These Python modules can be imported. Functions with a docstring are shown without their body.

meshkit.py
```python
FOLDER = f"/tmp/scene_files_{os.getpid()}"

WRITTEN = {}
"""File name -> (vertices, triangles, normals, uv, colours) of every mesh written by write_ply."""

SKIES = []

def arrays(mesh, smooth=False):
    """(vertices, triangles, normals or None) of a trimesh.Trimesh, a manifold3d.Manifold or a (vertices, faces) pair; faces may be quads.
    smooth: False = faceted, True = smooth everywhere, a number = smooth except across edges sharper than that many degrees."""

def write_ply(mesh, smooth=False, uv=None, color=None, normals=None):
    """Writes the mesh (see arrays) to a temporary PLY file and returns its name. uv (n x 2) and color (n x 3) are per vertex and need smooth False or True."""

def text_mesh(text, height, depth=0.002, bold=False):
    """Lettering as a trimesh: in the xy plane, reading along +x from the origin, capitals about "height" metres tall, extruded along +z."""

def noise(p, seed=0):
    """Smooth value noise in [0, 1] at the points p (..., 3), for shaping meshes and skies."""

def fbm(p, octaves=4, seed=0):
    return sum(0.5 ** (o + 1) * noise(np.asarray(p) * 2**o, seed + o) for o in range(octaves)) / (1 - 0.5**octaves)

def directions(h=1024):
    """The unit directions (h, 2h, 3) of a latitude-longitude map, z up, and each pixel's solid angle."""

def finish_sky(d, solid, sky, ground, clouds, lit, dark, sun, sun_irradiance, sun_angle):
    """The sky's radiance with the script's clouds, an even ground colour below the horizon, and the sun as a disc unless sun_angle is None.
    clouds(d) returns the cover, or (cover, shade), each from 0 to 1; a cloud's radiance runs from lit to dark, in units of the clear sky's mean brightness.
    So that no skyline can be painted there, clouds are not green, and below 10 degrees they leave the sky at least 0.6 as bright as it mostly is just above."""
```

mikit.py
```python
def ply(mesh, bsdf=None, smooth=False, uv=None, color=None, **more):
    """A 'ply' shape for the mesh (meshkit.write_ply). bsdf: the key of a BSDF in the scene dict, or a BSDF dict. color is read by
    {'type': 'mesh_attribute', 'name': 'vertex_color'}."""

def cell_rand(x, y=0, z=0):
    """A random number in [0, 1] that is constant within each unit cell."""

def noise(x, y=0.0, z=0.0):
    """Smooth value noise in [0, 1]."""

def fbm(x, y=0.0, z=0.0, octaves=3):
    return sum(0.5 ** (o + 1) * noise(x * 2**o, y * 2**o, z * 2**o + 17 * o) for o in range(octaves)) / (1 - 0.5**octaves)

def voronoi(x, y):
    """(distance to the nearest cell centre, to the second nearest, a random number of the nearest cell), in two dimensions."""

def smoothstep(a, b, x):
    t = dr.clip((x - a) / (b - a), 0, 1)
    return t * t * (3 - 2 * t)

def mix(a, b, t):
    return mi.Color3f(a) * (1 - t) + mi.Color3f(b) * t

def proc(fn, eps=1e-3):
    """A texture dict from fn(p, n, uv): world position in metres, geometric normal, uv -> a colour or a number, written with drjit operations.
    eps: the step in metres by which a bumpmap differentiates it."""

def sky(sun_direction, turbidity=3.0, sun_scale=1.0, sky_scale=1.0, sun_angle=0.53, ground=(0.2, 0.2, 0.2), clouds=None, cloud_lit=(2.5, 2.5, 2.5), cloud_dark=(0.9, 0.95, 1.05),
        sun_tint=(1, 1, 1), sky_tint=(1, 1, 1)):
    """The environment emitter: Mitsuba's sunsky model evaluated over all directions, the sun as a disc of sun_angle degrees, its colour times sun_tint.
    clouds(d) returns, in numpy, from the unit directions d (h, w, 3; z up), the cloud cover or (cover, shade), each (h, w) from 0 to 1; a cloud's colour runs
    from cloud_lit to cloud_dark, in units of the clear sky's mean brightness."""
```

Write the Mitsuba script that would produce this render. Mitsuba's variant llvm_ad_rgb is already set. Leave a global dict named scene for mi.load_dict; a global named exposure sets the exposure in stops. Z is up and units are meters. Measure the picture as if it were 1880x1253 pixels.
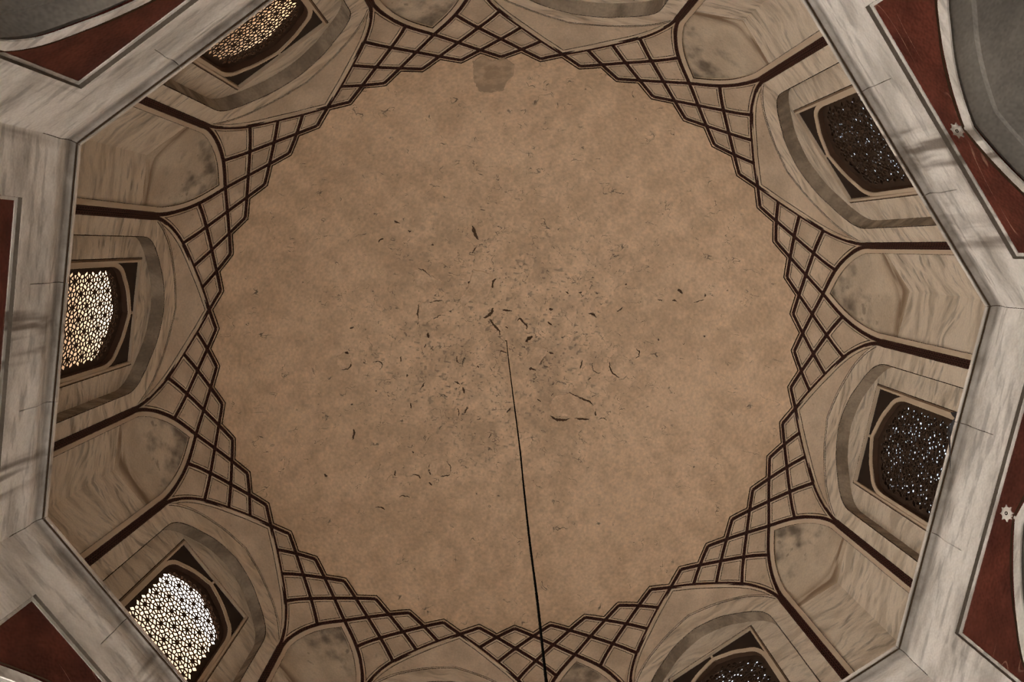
import math
import numpy as np, trimesh, shapely, mitsuba as mi, drjit as dr, mikit
from shapely.geometry import Polygon, LineString, Point, box
from shapely.ops import unary_union
from scipy.interpolate import CubicSpline, PchipInterpolator, RBFInterpolator
from scipy.spatial import Voronoi, Delaunay
T = mi.ScalarTransform4f
S, EYE = 7.0, 1.6                     # model units -> metres; eye height above the floor
FLOOR = -EYE / S
scene, labels = {}, {}
rng = np.random.default_rng(7)

# ------------------------------------------------------------------ camera, sky, sun, exposure
C = np.array([0.11360939653432883, 0.36744119178132345, 0.0])
FWD = np.array([-0.04897513, -0.12901175, 0.99043294])
UP = np.array([0.16729984, 0.97655357, 0.13547653])
CAM = C * S + [0, 0, EYE]
scene['camera'] = {'type': 'perspective', 'fov_axis': 'x', 'fov': math.degrees(2 * math.atan(940 / 1280.0)), 'near_clip': 0.05, 'far_clip': 400.0,
                   'to_world': T().look_at(origin=CAM.tolist(), target=(CAM + FWD).tolist(), up=UP.tolist())}
SUN_AZ, SUN_EL = math.radians(326), math.radians(44)
SUN = (math.cos(SUN_AZ) * math.cos(SUN_EL), math.sin(SUN_AZ) * math.cos(SUN_EL), math.sin(SUN_EL))
scene['sky'] = mikit.sky(SUN, turbidity=4.0, sun_scale=1.0, sky_scale=1.0, sun_angle=3.0, ground=(0.28, 0.272, 0.255), sky_tint=(1.40, 1.0, 0.64), sun_tint=(0.88, 1.0, 1.27))
exposure = 5.42

# ------------------------------------------------------------------ materials
def diffuse(name, fn, rough=0.6, spec=0.25):
    scene[name] = {'type': 'diffuse', 'reflectance': {'type': 'rgb', 'value': list(fn)}} if spec == 0 else {'type': 'twosided', 'bsdf': {'type': 'principled', 'base_color': mikit.proc(fn) if callable(fn) else {'type': 'rgb', 'value': list(fn)},
                                                'roughness': rough, 'specular': spec}}
    return name

def f_dome(p, n, uv):
    """old tan plaster: clouded, speckled, crazed with hairline cracks and pocked where it has come loose, mostly round the crown"""
    r = dr.sqrt(p.x * p.x + p.y * p.y)
    inner = 1 - mikit.smoothstep(1.6, 5.8, r)
    big = mikit.fbm(p.x * 0.6 + 3, p.y * 0.6, 1.0, octaves=2)
    mid = mikit.fbm(p.x * 3.1, p.y * 3.1, 4.0, octaves=4)
    fine = mikit.fbm(p.x * 17, p.y * 17, p.z * 17, octaves=2)
    c = mikit.mix((0.535, 0.40, 0.283), (0.665, 0.505, 0.367), mikit.smoothstep(0.26, 0.74, big * 0.35 + mid * 0.65))
    c = c * (0.80 + 0.40 * fine)
    wx, wy = p.x + 0.5 * mid, p.y + 0.5 * big
    line = dr.abs(mikit.fbm(wx * 4.3, wy * 4.3, 7.0, octaves=3) - 0.5)
    gate = mikit.smoothstep(0.50, 0.70, mikit.fbm(p.x * 4.9 + 20, p.y * 4.9, 2.0, octaves=2) + 0.20 * inner - 0.09)
    crack = (1 - mikit.smoothstep(0.003, 0.016, line)) * gate
    pock = mikit.smoothstep(0.74, 0.90, mikit.noise(p.x * 14 + fine, p.y * 14, 5.0)) * mikit.smoothstep(0.42, 0.66, mid * 0.5 + big * 0.5 + 0.16 * inner)
    crown_tone = mikit.smoothstep(0.46, 0.70, mikit.fbm(p.x * 1.5, p.y * 1.5 + 40, 6.0, octaves=3)) * inner  # patchy darker tone, stronger towards the crown
    return c * (1 - 0.70 * crack) * (1 - 0.40 * pock * inner) * (1 - 0.16 * crown_tone)

def f_panel(p, n, uv):
    a = mikit.fbm(p.x * 1.7, p.y * 1.7, p.z * 1.7, octaves=3)
    fine = mikit.noise(p.x * 34, p.y * 34, p.z * 34)
    speck = mikit.smoothstep(0.84, 0.95, mikit.noise(p.x * 9, p.y * 9, p.z * 9 + 3))
    c = mikit.mix((0.46, 0.365, 0.275), (0.57, 0.46, 0.355), mikit.smoothstep(0.25, 0.75, a))
    return c * (0.91 + 0.18 * fine) * (1 - 0.18 * speck)

def f_marble(p, n, uv):
    """cream marble slabs with veins lying flat and a few dirt runs falling down"""
    w = 0.55 * mikit.fbm(p.x * 1.3, p.y * 1.3, p.z * 1.3, octaves=2)
    v = mikit.fbm(p.x * 1.6, p.y * 1.6, (p.z + w) * 5.5, octaves=4)
    v2 = mikit.fbm(p.x * 3.6 + 5, p.y * 3.6, (p.z + w) * 13.0, octaves=3)
    gate = mikit.smoothstep(0.35, 0.65, mikit.fbm(p.x * 0.8, p.y * 0.8 + 11, p.z * 0.8, octaves=2))
    c = mikit.mix((0.66, 0.585, 0.49), (0.50, 0.43, 0.345), mikit.smoothstep(0.40, 0.72, v))
    c = c * (1 - 0.42 * mikit.smoothstep(0.52, 0.78, v2) * (0.35 + 0.65 * gate))
    return c * (0.93 + 0.14 * mikit.noise(p.x * 36, p.y * 36, p.z * 36))

def f_white(p, n, uv):
    """white marble of the cornice: grey clouding, brown-black runs falling from the ledge"""
    a = mikit.fbm(p.x * 1.2, p.y * 1.2, p.z * 2.6, octaves=4)
    v = mikit.fbm(p.x * 2.2 + 9, p.y * 2.2, p.z * 10, octaves=3)
    c = mikit.mix((0.84, 0.83, 0.81), (0.54, 0.525, 0.50), mikit.smoothstep(0.35, 0.75, a))
    c = c * (1 - 0.30 * mikit.smoothstep(0.52, 0.75, v))
    runs = mikit.smoothstep(0.60, 0.74, mikit.fbm(p.x * 1.0 + 31, p.y * 1.0, 0.1 * p.z, octaves=2))
    strand = mikit.smoothstep(0.42, 0.70, mikit.fbm(p.x * 6.5, p.y * 6.5, p.z * 0.35, octaves=3))
    c = mikit.mix(c, (0.10, 0.075, 0.055), 0.80 * runs * strand)
    # painted shade under the ledge lip, fading downwards with an uneven reach
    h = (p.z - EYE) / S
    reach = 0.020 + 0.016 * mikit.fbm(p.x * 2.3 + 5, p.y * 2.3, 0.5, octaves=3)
    soot_shade = (1 - mikit.smoothstep(0.25, 1.0, (1.5690 - h) / reach)) * mikit.smoothstep(1.5720, 1.5690, h) * (0.55 + 0.45 * mikit.fbm(p.x * 3.3, p.y * 3.3, 2.0, octaves=3))
    c = mikit.mix(c, (0.12, 0.10, 0.08), 0.92 * soot_shade)
    return c * (0.92 + 0.16 * mikit.noise(p.x * 36, p.y * 36, p.z * 36))

def f_red(p, n, uv):
    a = mikit.fbm(p.x * 2.1, p.y * 2.1, p.z * 2.1, octaves=4)
    c = mikit.mix((0.125, 0.034, 0.024), (0.075, 0.020, 0.015), mikit.smoothstep(0.3, 0.7, a))
    scr = 1 - mikit.smoothstep(0.0, 0.010, dr.abs(mikit.fbm(p.x * 0.7 + p.z * 0.9, p.y * 0.7, p.z * 3.1, octaves=2) - 0.5))
    scr = scr * mikit.smoothstep(0.55, 0.7, mikit.fbm(p.x * 1.4 + 3, p.y * 1.4, p.z * 1.4, octaves=2))
    c = mikit.mix(c, (0.42, 0.27, 0.20), 0.6 * scr)
    return c * (0.75 + 0.5 * mikit.noise(p.x * 30, p.y * 30, p.z * 30))

def f_rib(p, n, uv):
    """inlaid band: two rows of dark red chevrons between black lines (uv in metres)"""
    u, v = uv.x, uv.y
    tri = dr.abs((u / 0.075) - dr.floor(u / 0.075) - 0.5) * 2
    av = dr.abs(v)
    zig = dr.abs(av / 0.040 - 0.2 - 0.6 * tri)
    on = 1 - mikit.smoothstep(0.16, 0.28, zig)
    c = mikit.mix((0.009, 0.006, 0.0055), (0.055, 0.017, 0.013), on)
    return c

def f_grey(p, n, uv):
    a = mikit.fbm(p.x * 1.4, p.y * 1.4, p.z * 1.4, octaves=3)
    c = mikit.mix((0.34, 0.325, 0.30), (0.24, 0.23, 0.215), mikit.smoothstep(0.3, 0.7, a))
    return c * (0.85 + 0.3 * mikit.noise(p.x * 30, p.y * 30, p.z * 30))

def f_hood(p, n, uv):
    """smoked plaster of the corner hoods: sooty smudges and brown tide marks where water has run along the fold"""
    a = mikit.fbm(p.x * 1.9, p.y * 1.9, p.z * 1.9, octaves=3)
    fine = mikit.noise(p.x * 34, p.y * 34, p.z * 34)
    c = mikit.mix((0.48, 0.40, 0.31), (0.56, 0.475, 0.375), mikit.smoothstep(0.3, 0.7, a)) * (0.92 + 0.16 * fine)
    h = (p.z - EYE) / S
    tide = mikit.fbm(p.x * 1.6, p.y * 1.6, p.z * 9.0, octaves=3)
    line = 1 - mikit.smoothstep(0.0, 0.03, dr.abs(h - 1.968 - 0.03 * (mikit.fbm(p.x * 0.9, p.y * 0.9, 0.0, octaves=2) - 0.4)))
    c = mikit.mix(c, (0.20, 0.125, 0.070), 0.85 * line * mikit.smoothstep(0.28, 0.56, tide))
    soot_shade = mikit.smoothstep(0.27, 0.60, 0.60 * mikit.fbm(p.x * 4.2 + 13, p.y * 4.2, p.z * 4.2, octaves=4) + 1.7 * dr.clip(h - 2.095, -0.14, 0.14))
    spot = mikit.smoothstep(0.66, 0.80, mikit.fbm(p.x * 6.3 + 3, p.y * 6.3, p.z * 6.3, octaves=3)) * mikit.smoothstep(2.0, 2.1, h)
    return mikit.mix(c, (0.085, 0.063, 0.045), dr.maximum(0.80 * soot_shade, 0.5 * spot))

def f_floor(p, n, uv):
    g = dr.minimum(dr.abs(p.x - dr.floor(p.x) - 0.5), dr.abs(p.y - dr.floor(p.y) - 0.5))
    return mikit.mix((0.52, 0.50, 0.47), (0.43, 0.413, 0.388), mikit.cell_rand(p.x + 0.5, p.y + 0.5)) * (1 - 0.4 * (1 - mikit.smoothstep(0.0, 0.012, 0.5 - g)))

TERRACE = diffuse('terrace_material', (0.34, 0.33, 0.31), 0.8, 0.1)
DOME = diffuse('plaster_material', f_dome, 0.8, 0.1)
PANEL = diffuse('panel_material', f_panel, 0.7, 0.15)
MARBLE = diffuse('marble_material', f_marble, 0.45, 0.35)
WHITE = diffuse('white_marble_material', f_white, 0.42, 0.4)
RED = diffuse('red_sandstone_material', f_red, 0.55, 0.3)
RIB = diffuse('inlay_band_material', f_rib, 0.6, 0.2)
GREY = diffuse('grey_stone_material', f_grey, 0.6, 0.2)
HOOD = diffuse('hood_material', f_hood, 0.7, 0.15)
PAVE = diffuse('paving_material', f_floor, 0.6, 0.2)
BORDER = diffuse('border_material', (0.53, 0.435, 0.335), 0.6, 0.2)
LINE = diffuse('dark_line_material', (0.030, 0.019, 0.015), 0.8, 0.1)
BLACK = diffuse('black_stone_material', (0.020, 0.013, 0.011), 0.5, 0.25)
SHADE_STONE = diffuse('shade_toned_stone_material', lambda p, n, uv: mikit.mix((0.17, 0.15, 0.125), (0.10, 0.085, 0.07), mikit.fbm(p.x * 3, p.y * 3, p.z * 3, octaves=3)) * (0.8 + 0.4 * mikit.noise(p.x * 30, p.y * 30, p.z * 30)), 0.7, 0.15)  # stone toned dark to paint the shade under the lip and in frames
JALI = diffuse('screen_material', (0.050, 0.032, 0.023), 0.6, 0.2)
SOFFIT = diffuse('shaded_soffit_material', lambda p, n, uv: mikit.mix((0.36, 0.30, 0.235), (0.20, 0.16, 0.12), mikit.smoothstep(0.3, 0.7, mikit.fbm(p.x * 1.6, p.y * 1.6, p.z * 4, octaves=4))) * (0.85 + 0.3 * mikit.noise(p.x * 30, p.y * 30, p.z * 30)), 0.7, 0.15)  # dark tone stands in for shade on the downward recess faces
REFLECTOR = diffuse('well_reflector_material', (0.66, 0.50, 0.35), 0.9, 0.05)  # warm colour of the added reflector walls outside bright windows
BROWN = diffuse('brown_stone_material', (0.085, 0.050, 0.034), 0.7, 0.15)
DARK = diffuse('dark_gap_material', (0.075, 0.047, 0.030), 0.9, 0.05)
FLAKE = diffuse('flake_material', lambda p, n, uv: mikit.mix((0.50, 0.37, 0.262), (0.61, 0.465, 0.34), mikit.smoothstep(0.3, 0.7, mikit.fbm(p.x * 5, p.y * 5, p.z * 5, octaves=3))) * (0.84 + 0.32 * mikit.noise(p.x * 25, p.y * 25, p.z * 25)), 0.8, 0.1)
STAIN = diffuse('stain_material', f_panel, 0.8, 0.1)
CORD = diffuse('cord_material', (0.006, 0.0055, 0.005), 1.0, 0)
FEATHER = diffuse('feather_material', (0.055, 0.058, 0.066), 0.6, 0.3)

# ------------------------------------------------------------------ helpers
def world(v):
    return np.asarray(v, float) * S + [0, 0, EYE]

def shape(mesh, m, smooth=False, uv=None):
    v, f = (mesh.vertices, mesh.faces) if hasattr(mesh, 'faces') else mesh
    return mikit.ply(trimesh.Trimesh(world(v), np.asarray(f), process=False), m, smooth=smooth, uv=uv)

taken = {}
def key_for(name):
    n = taken.get(name, -1) + 1
    taken[name] = n
    return name if n == 0 else f'{name}_{n:03d}'

def turn(k):
    return T().rotate([0, 0, 1], 45.0 * k)

def add(parent, name, ply_dict, k=0, label=None):
    key = key_for(f'{parent}__{name}')
    scene[key] = {**ply_dict, 'to_world': turn(k)} if k else dict(ply_dict)
    if label:
        labels[key] = {'label': label}
    return key

def tag(key, label, category, group=None, kind=None):
    labels[key] = {'label': label, 'category': category}
    if group: labels[key]['group'] = group
    if kind: labels[key]['kind'] = kind

def polys(g):
    g = shapely.set_precision(g, 1e-6)
    return [q for q in getattr(g, 'geoms', [g]) if isinstance(q, Polygon) and q.area > 1e-8]

def plate(g, ap, thick):
    """flat stone in the plane at distance ap from the axis (face towards the room), drawn as (along, height)"""
    out = [trimesh.creation.extrude_polygon(q, thick, engine='earcut') for q in polys(g)]
    m = trimesh.util.concatenate(out)
    v = np.array(m.vertices)
    return trimesh.Trimesh(np.stack([ap + v[:, 2], v[:, 0], v[:, 1]], 1), m.faces, process=False)

def reveal(line, ap0, ap1, n=1):
    """the band swept outwards from an outline (along, height)"""
    line = np.asarray(line)
    k = len(line)
    rows = [np.column_stack([np.full(k, a), line]) for a in np.linspace(ap0, ap1, n + 1)]
    f = [[[r * k + i, r * k + i + 1, (r + 1) * k + i + 1], [r * k + i, (r + 1) * k + i + 1, (r + 1) * k + i]] for r in range(n) for i in range(k - 1)]
    return np.vstack(rows), np.array(f).reshape(-1, 3)

def smooth_half(pts, n=24):
    """points from the side up to the crown at along = 0 -> dense, mirrored outline from -side to +side"""
    pts = np.asarray(pts, float)
    s = np.r_[0, np.cumsum(np.hypot(*np.diff(pts, axis=0).T))]
    q = PchipInterpolator(s, pts)(np.linspace(0, s[-1], n))
    left = q * [-1, 1]
    return np.vstack([left, q[::-1][1:]])

def bottomed(curve, z):
    return np.vstack([[curve[0][0], z], curve, [curve[-1][0], z]])

class Lift:
    """a smooth surface through a closed 3-D outline, over its own plane: origin o, axes a and b, height along n (towards the room)"""
    def __init__(self, pts, o, a, b, n, extra=None):
        self.o, self.a, self.b, self.n = map(np.asarray, (o, a, b, n))
        pts = np.asarray(pts)
        self.uv = self.flat(pts)
        q = pts if extra is None else np.vstack([pts, extra])
        xy = self.flat(q)
        _, i = np.unique(xy.round(5), axis=0, return_index=True)
        self.h = RBFInterpolator(xy[i], (q[i] - self.o) @ self.n, kernel='thin_plate_spline', smoothing=1e-9)
        self.poly = Polygon(self.uv).buffer(0)
    def flat(self, p):
        d = np.asarray(p) - self.o
        return np.stack([d @ self.a, d @ self.b], 1)
    def up(self, xy, off):
        xy = np.asarray(xy)
        return self.o + xy[:, :1] * self.a + xy[:, 1:] * self.b + (self.h(xy) + off)[:, None] * self.n
    def mesh(self, g, off, thick, step=0.012, grid=0):
        vs, fs, at = [], [], 0
        for q in polys(g):
            q = q.segmentize(step)
            if grid:
                x0, y0, x1, y1 = q.bounds
                gx, gy = np.meshgrid(np.arange(x0, x1, grid), np.arange(y0, y1, grid))
                inside = shapely.contains_xy(q.buffer(-grid * 0.4), gx.ravel(), gy.ravel())
                xy = np.vstack([np.array(r.coords)[:-1] for r in [q.exterior, *q.interiors]] + [np.stack([gx.ravel()[inside], gy.ravel()[inside]], 1)])
                tri = Delaunay(xy).simplices
                cen = xy[tri].mean(1)
                tri = tri[shapely.contains_xy(q, cen[:, 0], cen[:, 1])]
            else:
                xy, tri = trimesh.creation.triangulate_polygon(q, engine='earcut')
                xy = np.asarray(xy)[:, :2]
            p = xy[tri]
            e1, e2 = p[:, 1] - p[:, 0], p[:, 2] - p[:, 0]
            area = e1[:, 0] * e2[:, 1] - e1[:, 1] * e2[:, 0]
            tri = np.where(area[:, None] < 0, tri[:, ::-1], tri)[np.abs(area) > 1e-12]
            vs.append(self.up(xy, off)); fs.append(tri + at); at += len(xy)
            for r in [q.exterior, *q.interiors]:
                c = np.array(r.coords)
                k = len(c)
                vs.append(np.vstack([self.up(c, off), self.up(c, off - thick)]))
                i = np.arange(k - 1)
                fs.append(np.vstack([np.stack([i, i + k, i + 1], 1), np.stack([i + 1, i + k, i + k + 1], 1)]) + at)
                at += 2 * k
        return np.vstack(vs), np.vstack(fs)
    def inset(self, d):
        return self.poly.buffer(-d, join_style='mitre')

def ribbon(P, N, w, thick, sink=0.004):
    """a band of width w laid along the points P on the surface with normals N; uv in metres"""
    P, N = np.asarray(P), np.asarray(N)
    t = np.gradient(P, axis=0)
    side = np.cross(t, N)
    side /= np.linalg.norm(side, axis=1, keepdims=True)
    s = np.r_[0, np.cumsum(np.linalg.norm(np.diff(P, axis=0), axis=1))] * S
    hw = w / 2
    cols = [(-hw, -sink), (-hw, thick * 0.6), (-hw + thick * 0.5, thick), (hw - thick * 0.5, thick), (hw, thick * 0.6), (hw, -sink)]
    v = np.vstack([P + side * a + N * b for a, b in cols])
    uv = np.vstack([np.stack([s, np.full(len(s), a * S)], 1) for a, b in cols])
    k = len(P); i = np.arange(k - 1)
    f = np.vstack([np.vstack([np.stack([c * k + i, c * k + i + 1, (c + 1) * k + i], 1), np.stack([(c + 1) * k + i, c * k + i + 1, (c + 1) * k + i + 1], 1)]) for c in range(5)])
    return (v, f), uv

def tube(P, r, n=8):
    P = np.asarray(P); t = np.gradient(P, axis=0); t /= np.linalg.norm(t, axis=1, keepdims=True)
    a = np.cross(t, [0.3, 0.9, 0.1]); a /= np.linalg.norm(a, axis=1, keepdims=True); b = np.cross(t, a)
    r = np.broadcast_to(r, len(P))
    an = np.arange(n) * 2 * np.pi / n
    v = (P[:, None] + r[:, None, None] * (np.cos(an)[None, :, None] * a[:, None] + np.sin(an)[None, :, None] * b[:, None])).reshape(-1, 3)
    f = [[[i * n + j, i * n + (j + 1) % n, (i + 1) * n + j], [(i + 1) * n + j, i * n + (j + 1) % n, (i + 1) * n + (j + 1) % n]] for i in range(len(P) - 1) for j in range(n)]
    caps = [[0, (j + 1) % n, j] for j in range(1, n)] + [[(len(P) - 1) * n, (len(P) - 1) * n + j, (len(P) - 1) * n + (j + 1) % n] for j in range(1, n)]
    return v, np.vstack([np.array(f).reshape(-1, 3), np.array(caps)])

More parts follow.
